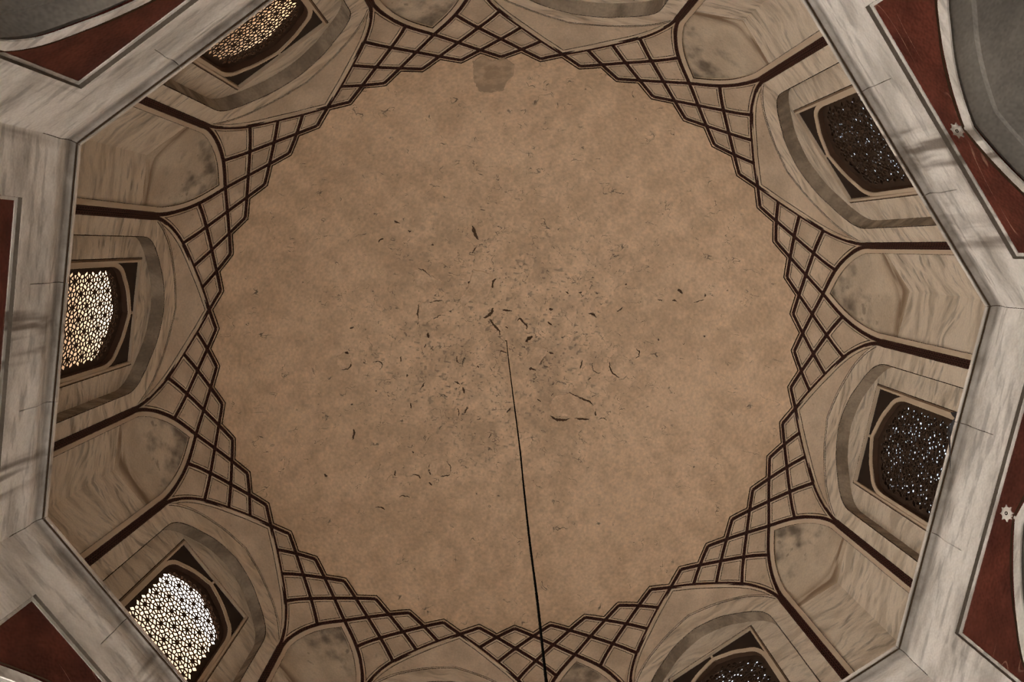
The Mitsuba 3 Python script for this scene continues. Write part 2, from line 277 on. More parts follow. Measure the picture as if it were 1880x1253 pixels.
def join(*ms):
    vs, fs, at = [], [], 0
    for v, f in ms:
        vs.append(np.asarray(v)); fs.append(np.asarray(f) + at); at += len(v)
    return np.vstack(vs), np.vstack(fs)
CRACKS = [(0.0146,[(0.1045,0.078),(0.0877,0.0888),(0.0769,0.1095),(0.076,0.123)]),(0.0084,[(0.0803,0.0766),(0.0546,0.0513),(0.0328,0.0333),(0.0275,0.018)]),(0.0063,[(0.0349,0.122),(0.0217,0.1226),(-0.0022,0.123)]),(0.0078,[(-0.0299,0.0874),(-0.0412,0.0991),(-0.0598,0.0846),(-0.072,0.0759),(-0.0749,0.0602)]),(0.0052,[(0.0126,0.0557),(0.0013,0.0522)]),(0.0147,[(-0.0812,0.0099),(-0.0897,0.0222),(-0.1029,0.0381)]),(0.0073,[(-0.1732,-0.0112),(-0.1641,-0.0346),(-0.1565,-0.0523),(-0.153,-0.0719)]),(0.0068,[(-0.1988,-0.0199),(-0.1794,-0.0155)]),(0.0115,[(-0.0848,-0.087),(-0.1018,-0.092),(-0.1266,-0.0956),(-0.1404,-0.0974)]),(0.0083,[(-0.1496,0.1601),(-0.1633,0.1572)]),(0.0063,[(-0.1512,0.1092),(-0.1608,0.1002),(-0.1723,0.0958)]),(0.0072,[(-0.3045,0.1705),(-0.3229,0.1688),(-0.3378,0.1583)]),(0.0052,[(-0.3152,-0.0212),(-0.3155,-0.0373),(-0.3132,-0.0594)]),(0.0046,[(-0.4214,-0.0094),(-0.4314,-0.0366),(-0.4469,-0.0518),(-0.4685,-0.0602)]),(0.0031,[(-0.3572,-0.0232),(-0.3644,-0.0486),(-0.3819,-0.0599),(-0.3965,-0.0551)]),(0.0078,[(-0.2899,-0.1608),(-0.3124,-0.1694),(-0.3449,-0.1758),(-0.3744,-0.181),(-0.3892,-0.1924)]),(0.0103,[(-0.2311,-0.2682),(-0.2563,-0.2762),(-0.2774,-0.2756),(-0.307,-0.2631)]),(0.0072,[(-0.3269,-0.2562),(-0.3579,-0.2546),(-0.3827,-0.2475)]),(0.0061,[(-0.4004,-0.2136),(-0.4058,-0.2307)]),(0.0073,[(-0.052,-0.2879),(-0.0646,-0.2673)]),(0.0047,[(0.0148,-0.0556),(0.014,-0.0446),(-0.0139,-0.0507)]),(0.0052,[(0.0972,-0.1229),(0.089,-0.1243)]),(0.0042,[(0.1404,-0.2149),(0.129,-0.2344)]),(0.0052,[(0.1175,-0.3168),(0.1089,-0.2894)]),(0.0036,[(0.0018,-0.3979),(-0.0052,-0.3762)]),(0.0068,[(0.0939,0.2187),(0.0897,0.2035)]),(0.0042,[(0.2161,0.1318),(0.2015,0.1385)]),(0.0052,[(-0.1999,0.2389),(-0.2142,0.2325)]),(0.0031,[(-0.4205,-0.2429),(-0.4316,-0.2325),(-0.45,-0.2359)]),(0.0041,[(-0.3522,-0.0968),(-0.3629,-0.0838)]),(0.0031,[(-0.2203,-0.1881),(-0.2263,-0.1763)]),(0.0031,[(-0.1655,-0.212),(-0.183,-0.2204)]),(0.005,[(0.4969,0.3945),(0.4776,0.3884)]),(0.006,[(0.5435,0.3054),(0.5354,0.3167),(0.5244,0.3221)]),(0.0132,[(0.2055,0.4281),(0.1942,0.405),(0.1778,0.3826)]),(0.0041,[(0.1915,0.3239),(0.1805,0.3515)]),(0.0031,[(0.3883,0.2311),(0.3706,0.2289),(0.3489,0.2169),(0.3348,0.2063)]),(0.0046,[(0.3326,0.1044),(0.3176,0.1068),(0.2984,0.1151),(0.2787,0.1208)]),(0.0041,[(0.3637,0.0917),(0.3649,0.0547),(0.357,0.0295),(0.3593,0.0106)]),(0.0104,[(0.3145,-0.0147),(0.3083,-0.0377)]),(0.0041,[(0.3172,-0.0787),(0.3143,-0.0651)]),(0.0036,[(0.2911,-0.0804),(0.2827,-0.0686)]),(0.0073,[(0.091,0.205),(0.092,0.2261),(0.0809,0.2385)]),(0.0067,[(0.1879,0.2045),(0.1841,0.213)]),(0.0042,[(0.1962,0.1581),(0.1881,0.1727)]),(0.0026,[(0.3024,0.0402),(0.2745,0.0605)]),(0.006,[(0.6047,-0.037),(0.5918,-0.0304)]),(0.005,[(0.6055,-0.1285),(0.5957,-0.1327)]),(0.0071,[(0.3491,0.3271),(0.3425,0.3334)]),(0.005,[(0.4395,0.3661),(0.4324,0.3673)]),(0.004,[(0.6099,-0.1312),(0.5934,-0.1347)]),(0.004,[(0.5797,-0.1638),(0.583,-0.1869),(0.5953,-0.1965),(0.6067,-0.1964)]),(0.0025,[(0.502,-0.1613),(0.4839,-0.1532),(0.4645,-0.1676),(0.4741,-0.1841)]),(0.0046,[(0.4016,-0.1264),(0.3987,-0.1444)]),(0.0062,[(0.3677,-0.1955),(0.3643,-0.2003)]),(0.0041,[(0.3039,-0.2401),(0.2947,-0.218)]),(0.0062,[(0.1751,-0.1967),(0.1552,-0.2044)]),(0.0062,[(0.14,-0.2155),(0.1298,-0.2378)]),(0.0041,[(0.1492,-0.301),(0.1379,-0.3203),(0.1456,-0.3369)]),(0.0047,[(0.1163,-0.3068),(0.1055,-0.2922)]),(0.0046,[(0.334,-0.3031),(0.3295,-0.3231)]),(0.0089,[(0.5283,-0.4181),(0.5222,-0.4369),(0.5244,-0.4559)]),(0.0045,[(0.5547,-0.3271),(0.549,-0.3277)]),(0.006,[(0.2931,-0.4845),(0.2892,-0.4914)]),(0.005,[(0.2185,-0.5259),(0.2174,-0.5449),(0.2062,-0.5628)]),(0.004,[(0.1668,-0.5659),(0.1323,-0.5559)]),(0.0025,[(0.1541,-0.5092),(0.1386,-0.522),(0.1327,-0.5454)]),(0.004,[(0.2739,-0.5687),(0.2535,-0.5694),(0.2438,-0.5793)]),(0.0045,[(0.2083,-0.5911),(0.1939,-0.5991)]),(0.0049,[(0.3457,-0.5598),(0.3424,-0.5758)]),(0.0047,[(0.5918,-0.5775),(0.5837,-0.5841)]),(0.0029,[(0.39,-0.6852),(0.3712,-0.6849),(0.3526,-0.6929)]),(0.0024,[(0.3095,-0.6483),(0.3007,-0.6434),(0.2728,-0.6461)]),(0.0047,[(0.1844,-0.094),(0.1813,-0.1123),(0.1692,-0.1212)]),(0.005,[(0.4747,-0.2685),(0.4704,-0.2707)]),(0.0088,[(-0.6049,0.3276),(-0.6218,0.3133)]),(0.0079,[(-0.5957,0.2821),(-0.6071,0.2819)]),(0.004,[(-0.5449,0.2728),(-0.5606,0.2751)]),(0.0036,[(-0.4084,0.1984),(-0.4235,0.2094),(-0.4261,0.2205)]),(0.0051,[(-0.4161,0.3105),(-0.4214,0.3089)]),(0.0048,[(-0.7244,0.1707),(-0.7289,0.1693)]),(0.0024,[(-0.6671,0.2891),(-0.6966,0.307)]),(0.0035,[(-0.5097,0.0658),(-0.5234,0.0583),(-0.524,0.0425),(-0.5142,0.0296)]),(0.0043,[(-0.6918,0.3261),(-0.6968,0.3196)]),(0.0045,[(-0.5788,0.1242),(-0.5823,0.1186)]),(0.0052,[(-0.2533,0.2454),(-0.2605,0.2483)]),(0.0041,[(-0.2904,0.3129),(-0.2934,0.3109)])]
FLAKES = [[(-0.2904,-0.1633),(-0.3454,-0.1783),(-0.3897,-0.195),(-0.4004,-0.2293),(-0.3771,-0.2451),(-0.3163,-0.2558),(-0.2384,-0.2641),(-0.2191,-0.2283),(-0.231,-0.1887)],[(-0.0888,-0.0484),(-0.1239,-0.0041),(-0.1714,-0.0007),(-0.1747,-0.0191),(-0.1549,-0.058),(-0.1396,-0.0933),(-0.0948,-0.0825),(-0.0802,-0.0608)],[(-0.4238,-0.0089),(-0.4263,0.0185),(-0.4573,0.028),(-0.4846,-0.0112),(-0.4781,-0.0579),(-0.4464,-0.0493)],[(0.4001,0.2265),(0.3702,0.2263),(0.3348,0.2063),(0.2903,0.1979),(0.2872,0.1775),(0.3326,0.1386),(0.3863,0.1615),(0.4023,0.2056)],[(0.3571,0.098),(0.2783,0.1183),(0.2392,0.1006),(0.2707,0.069),(0.307,0.0369),(0.3543,0.0114),(0.3634,0.0549)],[(0.1767,0.2642),(0.0972,0.2568),(0.0918,0.1943),(0.113,0.132),(0.172,0.1382),(0.1925,0.1028),(0.2128,0.1315),(0.1855,0.189)],[(0.2201,-0.5308),(0.2106,-0.513),(0.1844,-0.5005),(0.1545,-0.5068),(0.1367,-0.5266),(0.1323,-0.5502),(0.1673,-0.5636),(0.201,-0.5632),(0.214,-0.5493)],[(0.6322,-0.1484),(0.6097,-0.1322),(0.5873,-0.1443),(0.5789,-0.1688),(0.5868,-0.1923),(0.609,-0.1966),(0.6277,-0.1781)]]
PATCH = [(0.2791,0.9378),(0.2514,0.9542),(0.2155,0.9509),(0.1829,0.9677),(0.144,0.9542),(0.1426,0.9312),(0.1626,0.9113),(0.1676,0.8891),(0.2117,0.8735),(0.2483,0.8693),(0.2697,0.8905)]
# ------------------------------------------------------------------ measures (units of the ring through the window crowns)
WALL, SPRING, LEDGE = 1.069, 2.045, 1.580         # drum wall plane, springing of the net, cornice ledge
DA, DB, DZ = 1.049, 0.702, 2.098                  # the dome's ellipse
ROWS = {0: 2.3413, 1: 2.3122, 2: 2.2756, 3: 2.2307, 4: 2.1719}
PF = (1.0576213636, -0.4512675057, -0.7844728447, 2.0434375212)
RW = 0.0114                                       # width of an inlaid band
U = math.pi / 24                                  # one lattice step: 48 to the circle
T22 = math.tan(math.pi / 8)
NAMES = ['left', 'upper_left', 'top', 'upper_right', 'right', 'lower_right', 'bottom', 'lower_left']
WORDS = [n.replace('_', ' ') for n in NAMES]

def prof_r(z):
    d = np.asarray(z) - 2.2
    return PF[0] + PF[1] * d + PF[2] * d ** 2 + PF[3] * d ** 3
def prof_dr(z):
    d = np.asarray(z) - 2.2
    return PF[1] + 2 * PF[2] * d + 3 * PF[3] * d ** 2
def dome_z(r):
    return DZ + DB * np.sqrt(np.maximum(0, 1 - (np.asarray(r) / DA) ** 2))
def dome_n(x, y):
    r = np.hypot(x, y); z = dome_z(r) - DZ
    n = -np.stack([x / DA ** 2, y / DA ** 2, z / DB ** 2], -1)
    return n / np.linalg.norm(n, axis=-1, keepdims=True)

def node(u, row):
    z = ROWS[row]; r = float(prof_r(z))
    return np.array([r * math.cos(u * U), r * math.sin(u * U), z])
def on_side(k, t, z, ap=WALL):
    a = k * math.pi / 4
    return np.array([ap * math.cos(a) - t * math.sin(a), ap * math.sin(a) + t * math.cos(a), z])
def mirror(p):                                    # across the corner at u = 3
    p = np.asarray(p); a = 3 * U
    m = np.array([math.cos(a), math.sin(a), 0]); s = np.array([-math.sin(a), math.cos(a), 0])
    return p - 2 * (p @ s)[..., None] * s if p.ndim > 1 else p - 2 * (p @ s) * s
def band_normal(P, low):
    """normals towards the room along a band: the dome's, turning into the wall's (angle low) below the springing"""
    P = np.asarray(P); z = P[:, 2]; ang = np.arctan2(P[:, 1], P[:, 0]); dz = prof_dr(np.clip(z, 2.04, 2.36))
    n = np.stack([-np.cos(ang), -np.sin(ang), dz], 1)
    n /= np.linalg.norm(n, axis=1, keepdims=True)
    w = np.array([-math.cos(low), -math.sin(low), 0.0])
    b = np.clip((2.172 - z) / 0.12, 0, 1)[:, None]; b = b * b * (3 - 2 * b)
    n = n * (1 - b) + w * b
    return n / np.linalg.norm(n, axis=1, keepdims=True)

D2, D3, D4, D5 = 0.5477, 1.0373, 1.5212, 2.4621   # bent places of the lattice
def path(nodes, fall=None):
    """smooth band through the nodes; fall = (side, along): it ends on the wall and drops to the ledge"""
    pts = [node(u, r) for u, r in nodes]
    if fall:
        k, t = fall
        pts += [on_side(k, t, SPRING), on_side(k, t, SPRING - 0.03)]
    pts = np.array(pts)
    s = np.r_[0, np.cumsum(np.linalg.norm(np.diff(pts, axis=0), axis=1))]
    sp = PchipInterpolator(s, pts) if fall else CubicSpline(s, pts)
    if fall: sp = CubicSpline(s, pts)
    return sp, s
TW, TN = 0.2842 - RW / 2, 0.2842 + RW / 2
PATHS = {  # running up-left to down-right of one bay, u = 0 (window crown) to u = 6 (next crown)
    0: ([(-.5, 0), (0, 1), (D2, 2), (D3, 3), (D4, 4)], (0, TW)),
    1: ([(.5, 0), (1, 1), (1.5, 2), (2, 3), (D5, 4)], None),
    2: ([(1.5, 0), (2, 1), (2.5, 2), (3, 3), (6 - D5, 4)], (1, -TN)),
    3: ([(2.5, 0), (3, 1), (3.5, 2), (4, 3), (6 - D4, 4)], None),
    4: ([(3.5, 0), (4, 1), (4.5, 2), (6 - D3, 3)], None),
    5: ([(4.5, 0), (5, 1), (6 - D2, 2)], None)}
SPL = {k: path(n, f) for k, (n, f) in PATHS.items()}

def run(k, i, j, n=10):
    """points of band k from its node i to node j"""
    sp, s = SPL[k]
    return sp(np.linspace(s[i], s[j], n))
def run_m(k, i, j, n=10):
    return mirror(run(k, i, j, n))

# ------------------------------------------------------------------ ceiling: dome, net of bands, panels
def build_ceiling():
    # crown of the dome, slightly rough
    nr, nt = 110, 384
    R = np.linspace(0, 1, nr) ** 0.85 * 1.003
    rr, tt = np.meshgrid(R, np.arange(nt) * 2 * np.pi / nt, indexing='ij')
    x, y = rr * np.cos(tt), rr * np.sin(tt)
    z = np.where(rr < 0.984, dome_z(rr), 2.3413 - (rr - 0.984) * 1.815)
    p = np.stack([x, y, z], -1)
    import meshkit
    q = p * 7
    bump = (meshkit.fbm(q * 1.6, 3, seed=3) - 0.5) * 0.010 + (meshkit.fbm(q * 6, 3, seed=9) - 0.5) * 0.004
    w = np.clip(1 - rr / 0.9, 0, 1) ** 0.7
    nrm = np.where((rr < 0.98)[..., None], dome_n(x, y + 1e-9), np.stack([-np.cos(tt) * .87, -np.sin(tt) * .87, 0 * tt - .48], -1))
    p = p + nrm * (bump * w - 0.003 * np.clip((rr - .93) / .07, 0, 1))[..., None]
    i, j = np.meshgrid(np.arange(nr - 1), np.arange(nt), indexing='ij')
    a, b, c, d = i * nt + j, i * nt + (j + 1) % nt, (i + 1) * nt + j, (i + 1) * nt + (j + 1) % nt
    f = np.vstack([np.stack([a, c, b], -1).reshape(-1, 3), np.stack([b, c, d], -1).reshape(-1, 3)])
    scene['ceiling__dome'] = shape((p.reshape(-1, 3), f), DOME, smooth=True)
    labels['ceiling__dome'] = {'label': 'tan plastered crown of the dome with cracked and flaking patches'}
    tag('ceiling', 'shallow tan plaster dome rising from a net of dark inlaid bands', 'ceiling', kind='structure')
    # cracks, flakes, stain
    def on_dome(xy, off):
        xy = np.asarray(xy, float)
        return np.column_stack([xy, dome_z(np.hypot(*xy.T))]) + dome_n(xy[:, 0], xy[:, 1]) * off
    for wd, pts in CRACKS:
        pts = np.array(pts)
        s = np.r_[0, np.cumsum(np.hypot(*np.diff(pts, axis=0).T))]
        n = max(6, int(s[-1] / 0.004))
        q = PchipInterpolator(s, pts)(np.linspace(0, s[-1], n)) if len(pts) > 2 else pts[0] + np.linspace(0, 1, n)[:, None] * (pts[1] - pts[0])
        q = q + rng.normal(0, 0.0011, q.shape)
        t = np.gradient(q, axis=0); nn = np.stack([-t[:, 1], t[:, 0]], 1) / (np.linalg.norm(t, axis=1, keepdims=True) + 1e-9)
        wid = wd * 0.42 * np.sin(np.linspace(0.12, np.pi - 0.12, n)) ** 0.8 * (0.55 + 0.9 * rng.random(n))
        edge = np.vstack([q + nn * wid[:, None], (q - nn * wid[:, None])[::-1]])
        pl = Polygon(edge).buffer(0.0004)
        vs, fs, at = [], [], 0
        for g in polys(pl):
            m = trimesh.creation.extrude_polygon(g, 0.0014, engine='earcut')
            v = np.array(m.vertices)
            vs.append(on_dome(v[:, :2], 0) + dome_n(v[:, 0], v[:, 1]) * (v[:, 2:] + 0.0004)); fs.append(m.faces + at); at += len(v)
        add('ceiling', 'crack', shape((np.vstack(vs), np.vstack(fs)), DARK))
    for pts in FLAKES:
        pts = np.array(pts); c = pts.mean(0)
        ang = np.linspace(0, 1, 60, endpoint=False) * len(pts)
        k = np.floor(ang).astype(int); fr = (ang - k)[:, None]
        q = pts[k % len(pts)] * (1 - fr) + pts[(k + 1) % len(pts)] * fr
        q = q + rng.normal(0, 0.0016, q.shape)
        rings = [(1.0, 0.0002), (0.985, 0.0022), (0.95, 0.0030), (0.5, 0.0024), (0.02, 0.0018)]
        v = np.vstack([on_dome(c + (q - c) * sc, off) for sc, off in rings])
        n = len(q); i = np.arange(n)
        f = np.vstack([np.vstack([np.stack([r * n + i, r * n + (i + 1) % n, (r + 1) * n + i], 1), np.stack([(r + 1) * n + i, r * n + (i + 1) % n, (r + 1) * n + (i + 1) % n], 1)]) for r in range(len(rings) - 1)])
        add('ceiling', 'plaster_flake', shape((v, f), FLAKE, smooth=True))
    pts = np.array(PATCH); g = Polygon(pts).buffer(0.012).buffer(-0.012).segmentize(0.004)
    q = np.array(g.exterior.coords)[:-1]; q = q + rng.normal(0, 0.0012, q.shape)
    m = trimesh.creation.extrude_polygon(max(polys(Polygon(q).buffer(0)), key=lambda g: g.area), 0.0012, engine='earcut'); v = np.array(m.vertices)
    add('ceiling', 'stain_patch', shape((on_dome(v[:, :2], 0) + dome_n(v[:, 0], v[:, 1]) * (v[:, 2:] - 0.0002), m.faces), STAINED), label='rough brown stained patch of plaster near the top edge of the dome')

    # bands
    bands = []
    for k, (nodes, fall) in PATHS.items():
        sp, s = SPL[k]
        n = 14 * (len(s) - 1)
        P = sp(np.linspace(s[0], s[-1], n))
        low = 0.0 if k == 0 else math.pi / 4
        if fall:
            P = np.vstack([P, [on_side(fall[0], fall[1], z) for z in np.linspace(SPRING - 0.05, LEDGE - 0.02, 14)]])
        ang = np.arctan2(P[:, 1], P[:, 0])
        N = band_normal(P, low) if fall else band_normal(P, low) 
        if not fall:
            zz = P[:, 2]; dz = prof_dr(np.clip(zz, 2.04, 2.36)); N = np.stack([-np.cos(ang), -np.sin(ang), dz], 1); N /= np.linalg.norm(N, axis=1, keepdims=True)
        m, uv = ribbon(P, N, RW, 0.0024)
        bands.append(shape(m, RIB, uv=uv))
        Pm = mirror(P); Nm = mirror(N)
        m, uv = ribbon(Pm, Nm, RW, 0.0022)
        bands.append(shape(m, RIB, uv=uv))
    # panels: (edge, edge, edge, edge) round each cell
    cells = []
    def cell(*edges):
        pts = [edges[0]]
        for e in edges[1:]:
            last = pts[-1][-1]
            pts.append(e if np.linalg.norm(e[0] - last) < np.linalg.norm(e[-1] - last) else e[::-1])
        cells.append(np.vstack([e[:-1] for e in pts]))
    # P band k passes node index i at u = k - .5 + i/2 ; mirrored band M(j) passes u = 6 - (j - .5 + i/2)
    def M(u, row):  # mirrored band through lattice place (u,row): j = 6 - u + .5 - row/2
        return int(round(6 - u + 0.5 - row / 2))
    def Pk(u, row):
        return int(round(u + 0.5 - row / 2))
    def seg(u0, r0, u1, r1):
        """edge between two lattice places one row apart"""
        if r1 < r0: u0, r0, u1, r1 = u1, r1, u0, r0
        if u1 > u0: return run(Pk(u0, r0), r0, r1)
        return run_m(M(u0, r0), r0, r1)
    def edge(u0, r0, u1, r1):
        k = Pk(u0, r0) if (u1 > u0) == (r1 > r0) else M(u0, r0)
        if 0 <= k <= 5: return seg(u0, r0, u1, r1)
        # bands shared with the neighbouring bay
        lo, hi = ((u0, r0), (u1, r1)) if r0 < r1 else ((u1, r1), (u0, r0))
        off = 6 if (u0 + u1) / 2 < 3 else -6
        a = -off * U
        e = seg(lo[0] + off, lo[1], hi[0] + off, hi[1])
        ca, sa = math.cos(a), math.sin(a)
        return np.stack([e[:, 0] * ca - e[:, 1] * sa, e[:, 0] * sa + e[:, 1] * ca, e[:, 2]], 1)
    for i in range(6):
        u = i + .5
        cell(edge(u, 0, u + .5, 1), edge(u + .5, 1, u, 2), edge(u, 2, u - .5, 1), edge(u - .5, 1, u, 0))
    for u in (1, 2, 3, 4, 5):
        cell(edge(u, 1, u + .5, 2), edge(u + .5, 2, u, 3), edge(u, 3, u - .5, 2), edge(u - .5, 2, u, 1))
    for u in (1.5, 2.5, 3.5, 4.5):
        cell(edge(u, 2, u + .5, 3), edge(u + .5, 3, u, 4), edge(u, 4, u - .5, 3), edge(u - .5, 3, u, 2))
    kite = [edge(2, 3, 2.5, 4), run_m(2, 4, 5, 14), run(0, 4, 5, 14)[::-1], edge(1.5, 4, 2, 3)]
    cells.append(np.vstack([kite[0][:-1], kite[1], kite[2][:-1], (kite[3] if np.linalg.norm(kite[3][0] - kite[2][-1]) < 1e-3 else kite[3][::-1])[:-1]]))
    cells.append(mirror(cells[-1])[::-1])
    panels = []
    for c in cells:
        o = c.mean(0); ang = math.atan2(o[1], o[0])
        _, _, vt = np.linalg.svd(c - o)
        n = vt[2]; n = n if n @ -o * 1 + n[2] * -0.0 > 0 or n @ [math.cos(ang), math.sin(ang), 0] < 0 else -n
        if n @ [math.cos(ang), math.sin(ang), 0] > 0: n = -n
        a = np.array([-math.sin(ang), math.cos(ang), 0]); a -= (a @ n) * n; a /= np.linalg.norm(a); b = np.cross(n, a)
        L = Lift(c, o, a, b, n)
        h = RW / 2
        g0, g1, g2 = L.inset(h - 0.002), L.inset(h + 0.0042), L.inset(h + 0.0069)
        panels.append((shape(L.mesh(g2, 0.0008, 0.006), PANEL), shape(L.mesh(g0.difference(g1), 0.0010, 0.006), BORDER), shape(L.mesh(g1.buffer(0.0004, join_style='mitre').difference(g2.buffer(-0.0004, join_style='mitre')), -0.0006, 0.004), LINE)))
    # cream margin and thin line above the saw-tooth edge of the net
    edge_pts = []
    for i in range(6):
        edge_pts += [node(i, 1), node(i + .5, 0)]
    edge_pts.append(node(6, 1))
    E = np.array(edge_pts)
    xy = E[:, :2]
    dense = np.vstack([xy[i] + np.linspace(0, 1, 8)[:, None] * (xy[i + 1] - xy[i]) for i in range(len(xy) - 1)])
    ln = LineString(dense)
    inner = Polygon(np.vstack([[0, 0], dense])).buffer(0)
    sc = 0.62                                        # plan widths shrink with the dome's slope
    rim = inner.intersection(ln.buffer((RW / 2 + 0.0062) * sc, join_style='mitre', cap_style='flat').difference(ln.buffer((RW / 2 + 0.0042) * sc, join_style='mitre', cap_style='flat')))
    vs, fs, at = [], [], 0
    for g in polys(rim):
        m = trimesh.creation.extrude_polygon(g.segmentize(0.01), 0.002, engine='earcut'); v = np.array(m.vertices); r = np.hypot(v[:, 0], v[:, 1])
        z = np.where(r < 0.984, dome_z(r), 2.3413 - (r - 0.984) * 1.815)
        nn = np.stack([-v[:, 0] / r * .87, -v[:, 1] / r * .87, -0.48 + 0 * r], 1)
        vs.append(np.column_stack([v[:, :2], z]) + nn * (v[:, 2:] - 0.001)); fs.append(m.faces + at); at += len(v)
    rim_d = shape((np.vstack(vs), np.vstack(fs)), LINE)
    for k in range(8):
        for b in bands:
            add('ceiling', 'inlaid_band', b, k)
        for pa, bo, li in panels:
            key = add('ceiling', 'net_panel', pa, k)
            add(key, 'border', bo, k)
            add(key, 'outline', li, k)
        add('ceiling', 'rim_line', rim_d, k)

# ------------------------------------------------------------------ drum: window bays, corner alcoves
CH = smooth_half([(0.2245, 1.955), (0.2235, 1.985), (0.213, 2.018), (0.1835, 2.054), (0.140, 2.087), (0.0935, 2.117), (0.045, 2.133), (0, 2.1405)])       # recess outline
DBL = smooth_half([(0.2755, 2.045), (0.2535, 2.082), (0.198, 2.140), (0.150, 2.170), (0.087, 2.2005), (0.040, 2.2145), (0, 2.2255)])                     # double line
ARCH = smooth_half([(0.1370, 1.890), (0.1345, 1.915), (0.1225, 1.944), (0.095, 1.966), (0.063, 1.9865), (0.030, 1.999), (0, 2.0085)])                    # inner edge of window arch
WBOT = 1.545
REC, SCREEN = 1.107, 1.124

def holes_of(polygon, seed):
    """pierced rosettes: round each solid boss a ring of petals, filled up to a net of cells"""
    r = np.random.default_rng(seed)
    pt, solid = [], []
    ct, cz = 0.0335, 0.0310
    for i in range(-8, 9):
        for j in range(-12, 13):
            if (i + j) % 2: continue
            t0, z0 = i * ct, 1.86 + j * cz
            pt.append((t0, z0)); solid.append(True)
            for q in range(8):
                a = q * math.pi / 4
                pt.append((t0 + 0.0105 * math.cos(a), z0 + 0.0125 * math.sin(a))); solid.append(False)
            for q in range(4):
                a = q * math.pi / 2 
                pt.append((t0 + 0.0245 * math.cos(a), z0 + 0.0265 * math.sin(a))); solid.append(False)
            for q in range(4):
                pt.append((t0 + (0.0168 if q % 2 else -0.0168) , z0 + (0.0155 if q < 2 else -0.0155))); solid.append(False)
    pt = np.array(pt); solid = np.array(solid)
    _, i = np.unique(pt.round(4), axis=0, return_index=True); pt, solid = pt[i], solid[i]
    keep = np.ones(len(pt), bool)                    # merge near-coincident seeds
    for a in range(len(pt)):
        if keep[a]:
            d = np.hypot(*(pt - pt[a]).T); near = (d < 0.0055) & (np.arange(len(pt)) > a) & ~solid
            keep[near] = False
    pt, solid = pt[keep], solid[keep]
    pt = pt + r.normal(0, 0.0007, pt.shape)
    vor = Voronoi(pt)
    out = []
    for n in range(len(pt)):
        reg = vor.regions[vor.point_region[n]]
        if solid[n] or -1 in reg or not reg: continue
        g = Polygon(vor.vertices[reg]).buffer(-0.0023).buffer(0.0010, quad_segs=2)
        if g.area > 1.2e-5 and polygon.contains(g): out.append(g)
    return out

